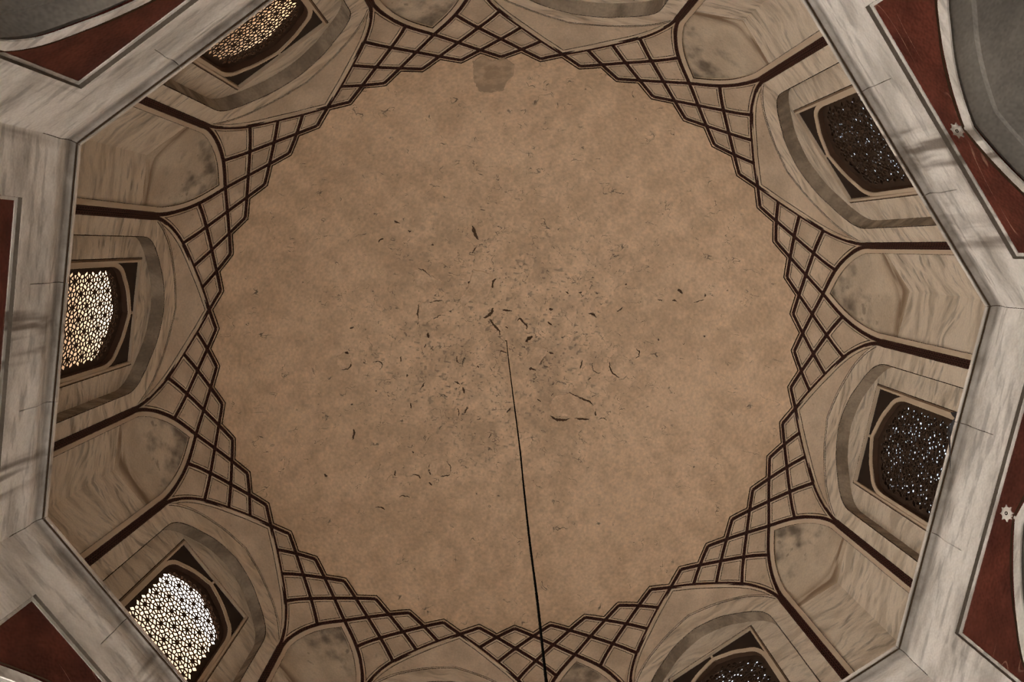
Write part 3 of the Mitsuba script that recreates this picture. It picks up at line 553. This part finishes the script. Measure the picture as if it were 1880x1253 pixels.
def build_windows():
    shut = {3, 4, 5, 6, 2}                            # windows darkened by an added half-blind sheet behind
    # wall face round the recess, up to the double line
    rec = Polygon(bottomed(CH, WBOT))
    edge_t = 0.2842 - RW * 0.8
    face = Polygon(np.vstack([[-edge_t, WBOT], [-edge_t, SPRING], DBL[1:-1], [edge_t, SPRING], [edge_t, WBOT]])).buffer(0)
    bay = shape(plate(face.difference(rec), WALL, 0.012), MARBLE)
    soffit = shape(reveal(bottomed(CH, WBOT) * [0.998, 1] - [0, 0.0004], WALL + 0.0006, REC + 0.002), SOFFIT, smooth=30)
    chl = LineString(bottomed(CH, WBOT)).buffer(0.0017)
    rec_line = shape(plate(chl.difference(rec), WALL - 0.0008, 0.003), LINE)
    dl = LineString(DBL)
    def strip(a, b): return dl.buffer(b, cap_style='flat').difference(dl.buffer(a, cap_style='flat'))
    below = face
    lines = below.intersection(strip(0.0065, 0.0082))
    arc_line = shape(plate(lines, WALL - 0.0008, 0.003), LINE)
    frame_o, frame_i = box(-0.1586, WBOT, 0.1586, 2.0517), box(-0.1470, WBOT - 1, 0.1470, 2.0385)
    band_o = Polygon(bottomed(ARCH, WBOT - .01)).buffer(0.0125, join_style='mitre')
    arch_i = Polygon(bottomed(ARCH, WBOT - .02))
    back = shape(plate(rec.difference(frame_o), REC, 0.004), MARBLE)
    frame = frame_o.difference(frame_i)
    fr = shape(plate(frame.difference(frame_i.buffer(0.006, join_style='mitre')), REC - 0.001, 0.012), BROWNISH)
    fr_in = shape(plate(frame_i.buffer(0.006, join_style='mitre').intersection(frame_o).difference(frame_i), REC - 0.0055, 0.016), BORDER)
    frame_line = shape(plate(LineString([(-.1586, WBOT), (-.1586, 2.0517), (.1586, 2.0517), (.1586, WBOT)]).buffer(0.0009, join_style='mitre'), REC - 0.0014, 0.003), LINE)
    span = frame_i.intersection(box(-1, WBOT, 1, 3)).difference(band_o)
    spans = [shape(plate(g, REC + 0.003, 0.008), BLACK) for g in polys(span) if g.bounds[3] > 2.0]
    band = shape(plate(band_o.difference(arch_i).intersection(frame_i).intersection(box(-1, WBOT, 1, 3)), REC - 0.002, 0.0035), BORDER)
    fin = shape(plate(Point(0, 2.0275).buffer(0.0042).union(box(-.0012, 2.018, .0012, 2.034)), REC - 0.003, 0.008), BORDER)
    rev = shape(reveal(bottomed(ARCH, WBOT), REC + 0.0015, 1.150), BROWN, smooth=30)
    opening = arch_i.intersection(box(-1, LEDGE + 0.0005, 1, 3))
    inner = opening.buffer(-0.0105)
    hs = holes_of(inner, 5)
    screen = opening.buffer(0.003).difference(unary_union(hs))
    jali = shape(plate(screen, SCREEN, 0.0018), JALI)
    # added half-blind sheets: they block the sky, shifted holes leave glints
    def blind(seed):
        r = np.random.default_rng(seed); x = []
        cx, cz = r.uniform(-.08, .08), r.uniform(1.72, 1.9)
        for g in hs:
            t, z = g.centroid.x, g.centroid.y
            if r.random() < 0.42 + 0.42 * math.exp(-((t - cx) ** 2 + (z - cz) ** 2) / 0.006):
                x.append(Point(t + r.normal(0, .0022), z + 0.015 + r.normal(0, .003)).buffer(r.uniform(0.0017, 0.0039), quad_segs=2))
        return opening.buffer(0.004).difference(unary_union(x).intersection(inner))
    # tympanum between the double line and the band of the net
    up_ = run(0, 1, 5, 60)
    up_ = up_[:, [0, 1, 2]]
    rib = np.vstack([up_ * [1, -1, 1], up_[::-1][1:]])[:]                    # from -u foot ... fix order below
    rib = np.vstack([(up_ * [1, -1, 1])[::-1], up_[1:]])                     # -foot -> crown -> +foot
    dbl3 = np.column_stack([np.full(len(DBL), WALL), DBL])                   # from - to +
    L = Lift(np.vstack([rib, dbl3[::-1]]), (WALL, 0, 2.1), (0, 1, 0), (0, 0, 1), (-1, 0, 0))
    ribl = LineString(L.flat(rib)); dll = LineString(L.flat(dbl3))
    main = L.poly
    c1 = ribl.buffer(RW / 2 + 0.0044); c2 = ribl.buffer(RW / 2 + 0.0064)
    d0 = dll.buffer(0.0010)
    fill = shape(L.mesh(main.difference(c2).difference(d0), 0.0004, 0.006, grid=0.014), PANEL, smooth=25)
    marg = shape(L.mesh(main.intersection(c1).difference(d0), 0.0006, 0.006, step=0.008), BORDER)
    tl = shape(L.mesh(main.intersection(c2.difference(c1)).difference(d0), -0.0004, 0.004, step=0.008), LINE)
    dline = shape(L.mesh(main.intersection(d0), 0.0002, 0.006, step=0.006), LINE)
    for k in range(8):
        w = f'window_{k + 1}'
        wl = f'wall_{NAMES[k]}'
        add(wl, 'bay_face', bay, k)
        add(wl, 'tympanum', fill, k); t = f'{wl}__tympanum'
        add(t, 'margin', marg, k); add(t, 'outline', tl, k); add(t, 'outline', dline, k)
        add(wl, 'outline', arc_line, k); add(wl, 'outline', rec_line, k)
        add(wl, 'recess_soffit', soffit, k); add(wl, 'recess_back', back, k)
        add(w, 'frame', fr, k); add(w, 'frame_bead', fr_in, k); add(w, 'outline', frame_line, k)
        for s in spans: add(w, 'spandrel', s, k)
        add(w, 'arch_band', band, k); add(w, 'finial', fin, k); add(w, 'reveal', rev, k)
        tag(w, WINDOW_LABELS[k], 'window', kind='structure')
        j = key_for('lattice_screen')
        scene[j] = {**jali, 'to_world': turn(k)}
        tag(j, SCREEN_LABELS[k], 'lattice screen', 'pierced stone screens in the drum windows')
        if k in shut:
            b = key_for('added_backing_screen')
            scene[b] = {**shape(plate(blind(40 + k), SCREEN + 0.0085, 0.0015), JALI), 'to_world': turn(k)}
            tag(b, BACK_LABELS[k], 'backing screen', 'added half blind screens behind the dark windows')

def build_alcoves():
    NW = WALL + 0.0045
    FOLD = 1.955
    t_in = TN + RW / 2
    bor = 0.0145
    # border strip that follows the band: lift over the plane of the corner
    a0 = 3 * U
    o = np.array([1.06 * math.cos(a0), 1.06 * math.sin(a0), 2.1]); a = np.array([-math.sin(a0), math.cos(a0), 0]); n = -np.array([math.cos(a0), math.sin(a0), 0]); b = np.array([0, 0, 1.0])
    right = run(2, 3, 5, 60)                         # crown -> foot on the next side (u > 3)
    left = mirror(right)                             # crown -> foot on this side
    lowz = np.linspace(SPRING - 0.05, LEDGE - 0.02, 10)
    R_ = np.vstack([right, [on_side(1, -TN, z) for z in lowz]]); L_ = mirror(R_)
    rib = np.vstack([L_[::-1], R_[1:]])
    up_ = np.array([[0, 0, 1.0]])
    # inner edge of the border, shifted along the wall / surface
    def shifted(P, d):
        ang = 0.0
        t = np.gradient(P, axis=0); N = band_normal(P, math.pi / 4)
        s = np.cross(t, N); s /= np.linalg.norm(s, axis=1, keepdims=True)
        c = np.array([math.cos(a0), math.sin(a0), 0])
        q = P + s * d
        m = np.array([-math.sin(a0), math.cos(a0), 0])
        if (q[-1] @ m) > (P[-1] @ m): q = P - s * d
        return q
    def half(d):
        q = shifted(R_, d)
        m = np.array([-math.sin(a0), math.cos(a0), 0])
        x = q @ m
        q = q[x > 1e-4]
        # crown point where the two halves meet
        p0, p1 = q[0], q[1]
        f = (p0 @ m) / ((p1 - p0) @ m)
        return np.vstack([p0 - f * (p1 - p0), q])
    inner = half(RW / 2 + bor)
    outer = half(RW / 2 - 0.003)
    N_o = band_normal(outer, math.pi / 4); N_i = band_normal(inner, math.pi / 4)
    def resample(P, n=70):
        s = np.r_[0, np.cumsum(np.linalg.norm(np.diff(P, axis=0), axis=1))]; u = np.linspace(0, s[-1], n)
        return np.stack([np.interp(u, s, P[:, i]) for i in range(3)], 1)
    io, ii = resample(outer), resample(inner)
    ni = band_normal(ii, math.pi / 4)
    rows = [io, ii, ii - ni * 0.0075]
    def loft(rows):
        k = len(rows[0]); v = np.vstack(rows); i = np.arange(k - 1)
        f = np.vstack([np.vstack([np.stack([r * k + i, r * k + i + 1, (r + 1) * k + i], 1), np.stack([(r + 1) * k + i, r * k + i + 1, (r + 1) * k + i + 1], 1)]) for r in range(len(rows) - 1)])
        return v, f
    st = loft([r + 0.0007 * band_normal(r, math.pi / 4) if j < 2 else r for j, r in enumerate(rows)])
    stm = (mirror(st[0]), st[1])
    strip = shape(join(st, stm), BORDER, smooth=40)
    edge = loft([ii + ni * 0.0009 + 0, ii + ni * 0.0009 + (ii - io) / np.linalg.norm(ii - io, axis=1, keepdims=True) * 0.0012, ii - ni * 0.003])
    edge = shape(join(edge, (mirror(edge[0]), edge[1])), LINE)
    # walls of the alcove: two panes meeting in the corner, set back a little
    tc = NW * T22
    wall_p = box(t_in + 0.004, LEDGE - 0.03, tc, FOLD)
    pane = plate(wall_p, NW, 0.010)
    fold_c = np.array([NW / math.cos(math.pi / 8) * math.cos(a0), NW / math.cos(math.pi / 8) * math.sin(a0), FOLD - 0.003])
    # hood: from the arch's inner edge back to the fold along both panes
    rim_h = resample(inner[inner[:, 2] > FOLD + 0.001], 40); rim_h = rim_h - band_normal(rim_h, math.pi / 4) * 0.0075
    foot = on_side(1, -(t_in + bor), FOLD, NW)
    half_fold = fold_c + np.linspace(0, 1, 16)[:, None] * (foot - fold_c)
    rim_r = np.vstack([rim_h, foot])
    bound = np.vstack([rim_r[:-1], half_fold[::-1][:-1], mirror(half_fold)[:-1], mirror(rim_r)[::-1][:-1]])
    # plane tilted half back
    hb = np.array([math.cos(a0) * 0.46, math.sin(a0) * 0.46, -0.89]); hb /= np.linalg.norm(hb)
    hn = np.cross(hb, a); hn = hn if hn @ np.array([math.cos(a0), math.sin(a0), 0]) < 0 else -hn
    L = Lift(bound, fold_c, a, hb, hn)
    hood = shape(L.mesh(L.poly, 0.0, 0.003, step=0.01, grid=0.012), HOOD, smooth=25)
    p_d = shape(pane, MARBLE)
    pm = shape(trimesh.Trimesh(mirror(pane.vertices), pane.faces[:, ::-1], process=False), MARBLE)
    for k in range(8):
        w = f'wall_corner_{ALC[k]}'
        add(w, 'hood', hood, k, 'smoke-stained plaster hood under the pointed arch')
        add(w, 'side_pane', p_d, k); add(w, 'side_pane', pm, k)
        add(w, 'arch_border', strip, k); add(w, 'outline', edge, k)
        tag(w, ALCOVE_LABELS[k], 'alcove', 'corner alcoves between the windows', 'structure')

# ------------------------------------------------------------------ cornice and lower walls
LOW = 1.044
LO = smooth_half([(0.2880, 1.185), (0.2870, 1.197), (0.2760, 1.2165), (0.2465, 1.2475), (0.1870, 1.2850), (0.1540, 1.3020), (0.0750, 1.3345), (0, 1.3565)])   # outer edge of the arch moulding
LI = smooth_half([(0.2725, 1.160), (0.2715, 1.173), (0.2600, 1.1990), (0.2370, 1.2285), (0.1800, 1.2650), (0.1330, 1.2920), (0.0530, 1.3235), (0, 1.3370)])   # its inner edge
def build_walls():
    prof = [(1.108, 1.5790), (1.0305, 1.5800), (1.0293, 1.5788), (1.0293, 1.5695), (1.0306, 1.5690), (1.0320, 1.5715), (1.0345, 1.5715), (1.0357, 1.5682), (1.0385, 1.5670), (1.0410, 1.5650), (1.0428, 1.5620)]
    for q in np.linspace(0, 1, 18):                 # roll under the hollow: out of the shadow, then easing back to the wall
        z = 1.5600 - 0.075 * q
        prof.append((float(np.interp(q, [0, .08, .18, .32, .45, .6, .8, 1], [1.0437, 1.0444, 1.0438, 1.0415, 1.0393, 1.0390, 1.0422, LOW])), z))
    prof[11:] = [(float(r), z) for r, z in zip(np.convolve(np.pad([p[0] for p in prof[11:]], 1, mode='edge'), [.25, .5, .25], 'valid'), [p[1] for p in prof[11:]])]
    prof.append((LOW, 1.4700))
    prof = np.array(prof)
    cuts = [-1, -0.36, 0.30, 1]
    blocks = []
    for b in range(3):
        P = []
        for e in (0, 1):
            c = cuts[b + e]; gap = 0.0007 * (1 if e == 0 else -1)
            P.append(np.column_stack([prof[:, 0], c * prof[:, 0] * T22 + gap, prof[:, 1]]) if abs(c) == 1 else np.column_stack([prof[:, 0], np.full(len(prof), c * T22 + gap), prof[:, 1]]))
        mid = [P[0] * (1 - q) + P[1] * q for q in np.linspace(0, 1, 5)]
        v = np.vstack(mid); k = len(prof)
        f = np.vstack([[[r * k + i, (r + 1) * k + i, r * k + i + 1], [(r + 1) * k + i, (r + 1) * k + i + 1, r * k + i + 1]] for r in range(4) for i in range(k - 1)])
        # ends turned back so that the joint is a groove
        ends = []
        for e, Q in ((0, P[0]), (1, P[1])):
            back = Q + [0.012, 0, 0]
            ends.append(join((np.vstack([Q, back]), np.vstack([[[i, i + 1, k + i], [i + 1, k + i + 1, k + i]] for i in range(k - 1)]))))
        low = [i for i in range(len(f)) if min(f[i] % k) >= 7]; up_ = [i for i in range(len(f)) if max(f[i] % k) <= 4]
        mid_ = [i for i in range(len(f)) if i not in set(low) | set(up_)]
        blocks.append((shape(join((v, f[low + up_]), *ends), WHITE, smooth=50), shape((v, f[mid_]), SHADE_STONE, smooth=50)))  # hollow under the lip has its shade painted in as darker stone
    filler = np.column_stack([prof[2:, 0] + 0.004, prof[2:, 1]])
    tw = LOW * T22
    fv = np.vstack([np.column_stack([filler[:, 0], c * filler[:, 0] * T22, filler[:, 1]]) for c in (-1, 1)]); k = len(filler)
    fill = shape((fv, np.vstack([[[i, i + 1, k + i], [i + 1, k + i + 1, k + i]] for i in range(k - 1)])), DARK)
    hole = box(-0.3002, FLOOR - 1, 0.3002, 1.4265)
    face = Polygon([(-tw, FLOOR), (-tw, 1.4705), (tw, 1.4705), (tw, FLOOR)]).difference(hole)
    wall = shape(plate(face.intersection(box(-1, 0.85, 1, 2)), LOW, 0.020), WHITE)
    added_dado = shape(plate(face.intersection(box(-1, FLOOR, 1, 0.848)), LOW - 0.003, 0.023), RED)  # added below the view, with the red jambs, to cut bounced light
    # sunk frame: bevelled return, then a fillet, then the red panel
    O = np.array([(-0.2998, FLOOR), (-0.2998, 1.4261), (0.2998, 1.4261), (0.2998, FLOOR)])
    bev = (np.vstack([np.column_stack([np.full(4, LOW + 0.0008), O]), np.column_stack([np.full(4, LOW + 0.0100), O])]), np.vstack([[[i, i + 1, i + 4], [i + 1, i + 5, i + 4]] for i in range(3)]))
    bevel = shape(bev, SHADE_STONE)  # return painted dark to give the frame its soffit shade
    fil = box(-0.3002, FLOOR, 0.3002, 1.4265).difference(box(-0.2925, FLOOR - 1, 0.2925, 1.4185))
    fillet = shape(plate(fil, LOW + 0.0092, 0.010), WHITE)
    lo = Polygon(bottomed(LO, FLOOR)); li = Polygon(bottomed(LI, FLOOR - .01))
    red = box(-0.2935, FLOOR, 0.2935, 1.4195).difference(lo.buffer(-0.001))
    redp = [shape(plate(red, LOW + 0.0112, 0.010), RED)]
    band = shape(plate(lo.difference(li).intersection(box(-1, 0.85, 1, 2)), LOW + 0.0035, 0.0035), WHITE)
    jamb = shape(plate(lo.difference(li).intersection(box(-1, FLOOR, 1, 0.85)), LOW + 0.0035, 0.010), RED)
    bandn = 0
    # rosette on a stem over the crown
    ros = []
    for q in range(8):
        a = q * math.pi / 4 + math.pi / 8
        ros.append(Point(0.0085 * math.cos(a), 1.3885 + 0.0085 * math.sin(a)).buffer(0.0052, quad_segs=3))
        ros.append(Polygon([(0.010 * math.cos(a + .25), 1.3885 + 0.010 * math.sin(a + .25)), (0.0175 * math.cos(a), 1.3885 + 0.0175 * math.sin(a)), (0.010 * math.cos(a - .25), 1.3885 + 0.010 * math.sin(a - .25))]))
    ros = unary_union(ros + [Point(0, 1.3885).buffer(0.0095)]).buffer(0.0006)
    ring = Point(0, 1.3885).buffer(0.0042, quad_segs=2).difference(Point(0, 1.3885).buffer(0.0020, quad_segs=2))
    stem = box(-0.0012, 1.355, 0.0012, 1.374).union(Point(0, 1.366).buffer(0.0034, quad_segs=2).difference(Point(0, 1.366).buffer(0.0012)))
    rosd, ringd, stemd = shape(plate(ros, LOW + 0.0090, 0.006), WHITE), shape(plate(ring, LOW + 0.0085, 0.003), BLACK), shape(plate(stem, LOW + 0.0092, 0.006), WHITE)
    # groove, reveal, second arch, vault
    g_out = np.array(Polygon(bottomed(LI, FLOOR)).buffer(0.024, join_style='round').exterior.coords)
    def off(curve, d):
        g = LineString(bottomed(curve, FLOOR)).parallel_offset(d, 'left', join_style=2) if d else LineString(bottomed(curve, FLOOR))
        return np.array(g.coords)
    o1 = off(LI, 0.011); o1 = o1 if o1[0][0] < 0 else o1[::-1]
    o2 = off(LI, 0.030); o2 = o2 if o2[0][0] < 0 else o2[::-1]
    groove = shape(join(reveal(o2, LOW + 0.0065, LOW + 0.022)), DARK)
    cheek = shape(plate(Polygon(o2).buffer(0).difference(Polygon(o1).buffer(0)), LOW + 0.020, 0.004), GREY)
    rev = shape(reveal(o1, LOW + 0.020, 1.104, 2), GREY, smooth=40)
    ring2 = shape(plate(Polygon(o1).buffer(0.002).difference(Polygon(bottomed(LI, FLOOR - .01))), 1.104, 0.010), GREY)
    VB = 1.40
    vault = shape(reveal(bottomed(LI, FLOOR), 1.112, VB, 6), GREY, smooth=40)
    end_full = Polygon(bottomed(LI, FLOOR)).buffer(0.004)
    door_c = smooth_half([(0.245, 0.86), (0.235, 0.93), (0.19, 1.01), (0.10, 1.07), (0, 1.10)])
    door_p = Polygon(bottomed(door_c, FLOOR - .02))
    ends = {True: shape(plate(end_full.difference(door_p), VB, 0.06), GREY), False: shape(plate(end_full, VB, 0.06), GREY)}
    leaf = shape(plate(door_p.intersection(box(-1, FLOOR, 1, 3)), VB + 0.03, 0.008), BROWN)
    for k in range(8):
        w = f'wall_{NAMES[k]}'
        for b, q in blocks: add(add(w, 'cornice_block', b, k), 'shade_quirk', q, k)
        add(w, 'cornice_joint', fill, k); add(w, 'lower_face', wall, k); add(w, 'added_dado', added_dado, k, 'added unseen red facing that cuts bounced light'); add(w, 'panel_bevel', bevel, k); add(w, 'panel_fillet', fillet, k)
        for r_ in redp: add(w, 'red_panel', r_, k, 'dark red sandstone spandrel over the arch')
        add(w, 'arch_moulding', band, k, 'white marble moulding round the arch'); add(w, 'jamb', jamb, k)
        key = add(w, 'rosette', rosd, k, 'small white inlaid flower above the arch crown'); add(key, 'centre_ring', ringd, k); add(key, 'stem', stemd, k)
        add(w, 'groove', groove, k); add(w, 'arch_cheek', cheek, k); add(w, 'arch_soffit', rev, k); add(w, 'inner_arch', ring2, k); add(w, 'vault', vault, k)
        add(w, 'vault_end', ends[k in OPEN], k)
        if k not in OPEN:
            scene[f'door_{k + 1}'] = {**leaf, 'to_world': turn(k)}
            tag(f'door_{k + 1}', f'closed brown door under the arch on the {WORDS[k]} side', 'door', kind='structure')
        tag(w, WALL_LABELS[k], 'wall', kind='structure')

def build_shell():
    """floor, terrace, roofs and the outside of the drum"""
    def disk(r, z, n=64):
        a = np.arange(n) * 2 * np.pi / n
        return np.vstack([np.column_stack([r * np.cos(a), r * np.sin(a), np.full(n, z)]), [[0, 0, z]]]), np.stack([np.arange(n), (np.arange(n) + 1) % n, np.full(n, n)], 1)
    scene['floor'] = shape(disk(2.2, FLOOR), PAVE); tag('floor', 'warm sandstone paving of the hall', 'floor', kind='structure')
    scene['terrace'] = shape(disk(9.0, FLOOR - 0.02), TERRACE); tag('terrace', 'sandstone terrace round the building', 'terrace', kind='structure')
    n = 8; a = (np.arange(n) + .5) * np.pi / 4
    def ring(ap0, z0, ap1, z1):
        r0, r1 = ap0 / math.cos(math.pi / 8), ap1 / math.cos(math.pi / 8)
        v = np.vstack([np.column_stack([r0 * np.cos(a), r0 * np.sin(a), np.full(n, z0)]), np.column_stack([r1 * np.cos(a), r1 * np.sin(a), np.full(n, z1)])])
        i = np.arange(n); return v, np.vstack([np.stack([i, (i + 1) % n, n + i], 1), np.stack([(i + 1) % n, n + (i + 1) % n, n + i], 1)])
    scene['trim_1'] = shape(join(ring(LOW + 0.004, 1.50, 1.95, 1.50), ring(LOW + 0.004, 1.4695, 1.07, 1.4695)), GREY)
    tag('trim_1', 'flat terrace roof round the foot of the drum', 'roof', kind='structure')
    win = Polygon(bottomed(ARCH, WBOT - .01)).buffer(0.004)
    ow = shape(plate(box(-1.146 * T22, 1.495, 1.146 * T22, 2.45).difference(win), 1.146, 0.004), GREY)
    for k in range(8): add('trim_2', 'outer_wall', ow, k)
    tag('trim_2', 'outside wall of the drum', 'wall', kind='structure')
    q = np.linspace(0, np.pi / 2, 24)
    pr = np.column_stack([1.10 * np.cos(q), 2.43 + 0.55 * np.sin(q)])
    m = trimesh.creation.revolve(pr[::-1], sections=64)
    rf = ring(1.146, 2.45, 0.98, 2.45)
    scene['trim_3'] = shape(join((m.vertices, m.faces), rf), GREY, smooth=30); tag('trim_3', 'outer shell of the dome', 'roof', kind='structure')
    for k, g in REFLECTORS.items():                       # added unseen reflector walls, sloped outward to make each bright window glow
        v = np.array([[ap, t, z] for t in (-.3, .3) for ap, z in ((1.165, 1.495), (1.165 + g * 0.5, 1.85), (1.165 + g, 2.45), (1.20 + g, 2.45), (1.20 + g, 1.495))])
        f = [[i, (i + 1) % 5, 5 + i] for i in range(5)] + [[(i + 1) % 5, 5 + (i + 1) % 5, 5 + i] for i in range(5)]
        ck = [(np.array([[1.149, t, 1.495], [1.149, t, 2.45], [1.165, t, 1.495], [1.165 + g, t, 2.45]]), np.array([[0, 1, 2], [1, 3, 2]])) for t in (-.29, .29)]
        add('added_light_well', 'wall', {**shape(join((v, np.array(f)), *ck), REFLECTOR), 'to_world': turn(k)})
    tag('added_light_well', 'added reflector walls outside the bright windows that make them glow', 'wall', kind='structure')

def build_cord():
    pts = np.array([(-0.0032, .0005, 2.797), (-0.0012, .0003, 2.5), (-.0004, .0001, 2.1237), (-.0002, 0, 1.6133), (0, 0, 1.2967), (.0019, -.0003, 1.0559), (.0029, -.0005, .8537), (.0025, -.0004, .7138), (.0034, -.0005, .5674), (.0036, -.0005, .45)])
    z = np.linspace(2.797, 0.46, 300)
    x = PchipInterpolator(pts[::-1, 2], pts[::-1, 0])(z); y = PchipInterpolator(pts[::-1, 2], pts[::-1, 1])(z)
    tw = np.stack([np.cos(z * 420), np.sin(z * 420), 0 * z], 1) * 0.00035
    P = np.column_stack([x, y, z])
    key = 'hanging_cord'
    scene[f'{key}__rope'] = shape(join(tube(P + tw, 0.00125, 6), tube(P - tw, 0.00125, 6)), CORD, smooth=True)
    top = float(dome_z(0.003))
    h = [(-.0032, .0005, top + .004), (-.0032, .0005, top - .012), (-.0005, .0005, top - .019), (.0022, .0005, top - .013), (.0022, .0005, top - .007)]
    s = np.linspace(0, 4, 30); H = PchipInterpolator(np.arange(5), np.array(h))(s)
    scene[f'{key}__hook'] = shape(tube(H, 0.0016, 8), CORD, smooth=True)
    labels[f'{key}__hook'] = {'label': 'dark iron hook in the crown of the dome'}
    tag(key, 'long thin black cord hanging straight down from the crown of the dome', 'cord')

def build_pigeon():
    """a dark pigeon roosting on the ledge, mostly hidden by the lip: body, head, fanned tail cocked against the wall"""
    def blob(c, r, rot=0):
        m = trimesh.creation.icosphere(subdivisions=3); v = np.array(m.vertices) * r
        cr, sr = math.cos(rot), math.sin(rot); v = np.stack([v[:, 0], v[:, 1] * cr - v[:, 2] * sr, v[:, 1] * sr + v[:, 2] * cr], 1)
        return trimesh.Trimesh(v + c, m.faces)
    import manifold3d as m3
    t0, z0, ap = -0.1400, LEDGE + 0.0055, 1.0415
    base = np.array([ap, t0, z0])
    pts = [(np.array([ap, t0 + 0.018, z0 + .004]), .0075), (np.array([ap, t0 + .004, z0 + .0055]), .0105), (np.array([ap + .002, t0 - .010, z0 + .006]), .0078), (np.array([ap - .001, t0 + .024, z0 + .013]), .0048), (np.array([ap - .001, t0 + .0255, z0 + .0175]), .0046)]
    def ball(c, r):
        s = trimesh.creation.icosphere(subdivisions=2); return np.array(s.vertices) * r + c
    hulls = [m3.Manifold.hull_points(np.vstack([ball(*pts[i]), ball(*pts[j])])) for i, j in ((0, 1), (1, 2), (0, 3), (3, 4))]
    body = m3.Manifold.batch_boolean(hulls, m3.OpType.Add).refine_to_length(0.003)
    mm = body.to_mesh(); tm = trimesh.Trimesh(mm.vert_properties[:, :3], mm.tri_verts); trimesh.smoothing.filter_taubin(tm, iterations=8)
    scene['pigeon__body'] = shape(tm, FEATHER, smooth=True)
    for q in range(6):
        a = math.radians(-22 + q * 9)
        d = np.array([0.25, -math.cos(a) * .62, 0.75 * math.cos(a)]); d /= np.linalg.norm(d); s = np.array([math.cos(1.0), math.sin(a), 0.3 * math.sin(a)])
        st = base + [0.002, -0.012, 0.006]; s = np.cross(d, [0.6, 0.8, 0.3]); s /= np.linalg.norm(s)
        en = st + d * 0.026 + s * 0.0125 * math.sin(a) * 2
        ax = (en - st)
        w = 0.0034
        nrm = np.cross(ax, s); nrm /= np.linalg.norm(nrm)
        v = []
        for f_, ww in ((0, .4), (.4, .8), (.85, 1), (1, .5)):
            p = st + ax * f_
            v += [p - s * w * ww, p + nrm * 0.0006 + 0 * s, p + s * w * ww, p - nrm * 0.0006]
        v = np.array(v); fc = []
        for r in range(3):
            for c in range(4):
                A, B = r * 4 + c, r * 4 + (c + 1) % 4; fc += [[A, B, A + 4], [B, B + 4, A + 4]]
        fc += [[0, 1, 2], [0, 2, 3], [12, 14, 13], [12, 15, 14]]
        add('pigeon', 'tail_feather', {**shape((v, np.array(fc)), FEATHER), 'to_world': turn(4)})
    scene['pigeon__body']['to_world'] = turn(4)
    bk = trimesh.creation.cone(radius=0.0011, height=0.006, sections=8); bv = np.array(bk.vertices)
    bv = np.stack([bv[:, 0], bv[:, 2], bv[:, 1]], 1) + [ap - .001, t0 + .0285, z0 + .0172]
    scene['pigeon__beak'] = {**shape((bv, bk.faces[:, ::-1]), DARK), 'to_world': turn(4)}
    tag('pigeon', 'small dark grey bird huddled on the cornice ledge at the corner of a dark window', 'bird')

ALC = ['upper_left_below', 'upper_left_above', 'top_right', 'right_above', 'right_below', 'bottom_right', 'bottom_left', 'left_below']
WINDOW_LABELS = ['arched window at the far left, glowing, in a recess with black corner spandrels', 'glowing arched window at the upper left with the beam-like cornice across its sill', 'arched window at the very top edge, mostly out of the picture',
 'dark arched window at the upper right with faint brown glints', 'dark arched window at the right with a small dark bird at its sill', 'dark arched window cut by the bottom edge, right of the cord', 'arched window at the bottom edge below the dome, left of the cord, barely in view', 'brightest arched window, at the lower left']
SCREEN_LABELS = ['glowing pierced stone screen filling the window at the far left', 'glowing amber pierced screen of the upper left window, with black knots', 'pierced screen of the window above the top edge',
 'dark pierced screen with brown glints in the upper right window', 'dark pierced screen with white sparkles behind the small dark bird at the right', 'dark pierced screen cut off by the bottom edge, right of the cord', 'pierced screen of the window below the bottom edge', 'brightest white-gold pierced screen, in the lower left window']
BACK_LABELS = {k: f'added perforated sheet blocking the sky behind the pierced screen of the {WORDS[k]} window' for k in range(8)}
ALCOVE_LABELS = ['corner alcove between the far left window and the upper left window', 'corner alcove between the upper left window and the top edge, dark point downward', 'corner alcove at the top right, above the upper right window, brown fold in its hood', 'corner alcove at the right between the two dark windows',
 'corner alcove at the lower right below the dark window with the small bird', 'corner alcove at the bottom edge under the hanging cord', 'corner alcove at the bottom left right of the brightest window', 'corner alcove at the left between the far left and the brightest window']
WALL_LABELS = [f'{s} wall: marble window bay above, cornice and {t} below' for s, t in zip(['far left', 'upper left', 'top', 'upper right', 'right', 'lower right', 'bottom', 'lower left'],
 ['a sliver of dark red panel', 'dark red spandrel over a deep grey arch', 'panel out of view', 'red spandrel with white flower over a grey arch', 'white stained cornice and red spandrel with white flower', 'panel out of view', 'panel out of view', 'dark red spandrel at the corner'])]
OPEN = {0, 7}
REFLECTORS = {7: 0.36, 0: 0.215, 1: 0.13}
STAINED = diffuse('stained_plaster_material', lambda p, n, uv: mikit.mix((0.36, 0.27, 0.19), (0.50, 0.385, 0.285), mikit.smoothstep(0.3, 0.7, mikit.fbm(p.x * 7, p.y * 7, p.z * 7, octaves=3))), 0.85, 0.1)
BROWNISH = diffuse('frame_material', (0.22, 0.15, 0.10), 0.6, 0.2)
build_ceiling(); build_windows(); build_alcoves(); build_walls(); build_shell(); build_cord(); build_pigeon()
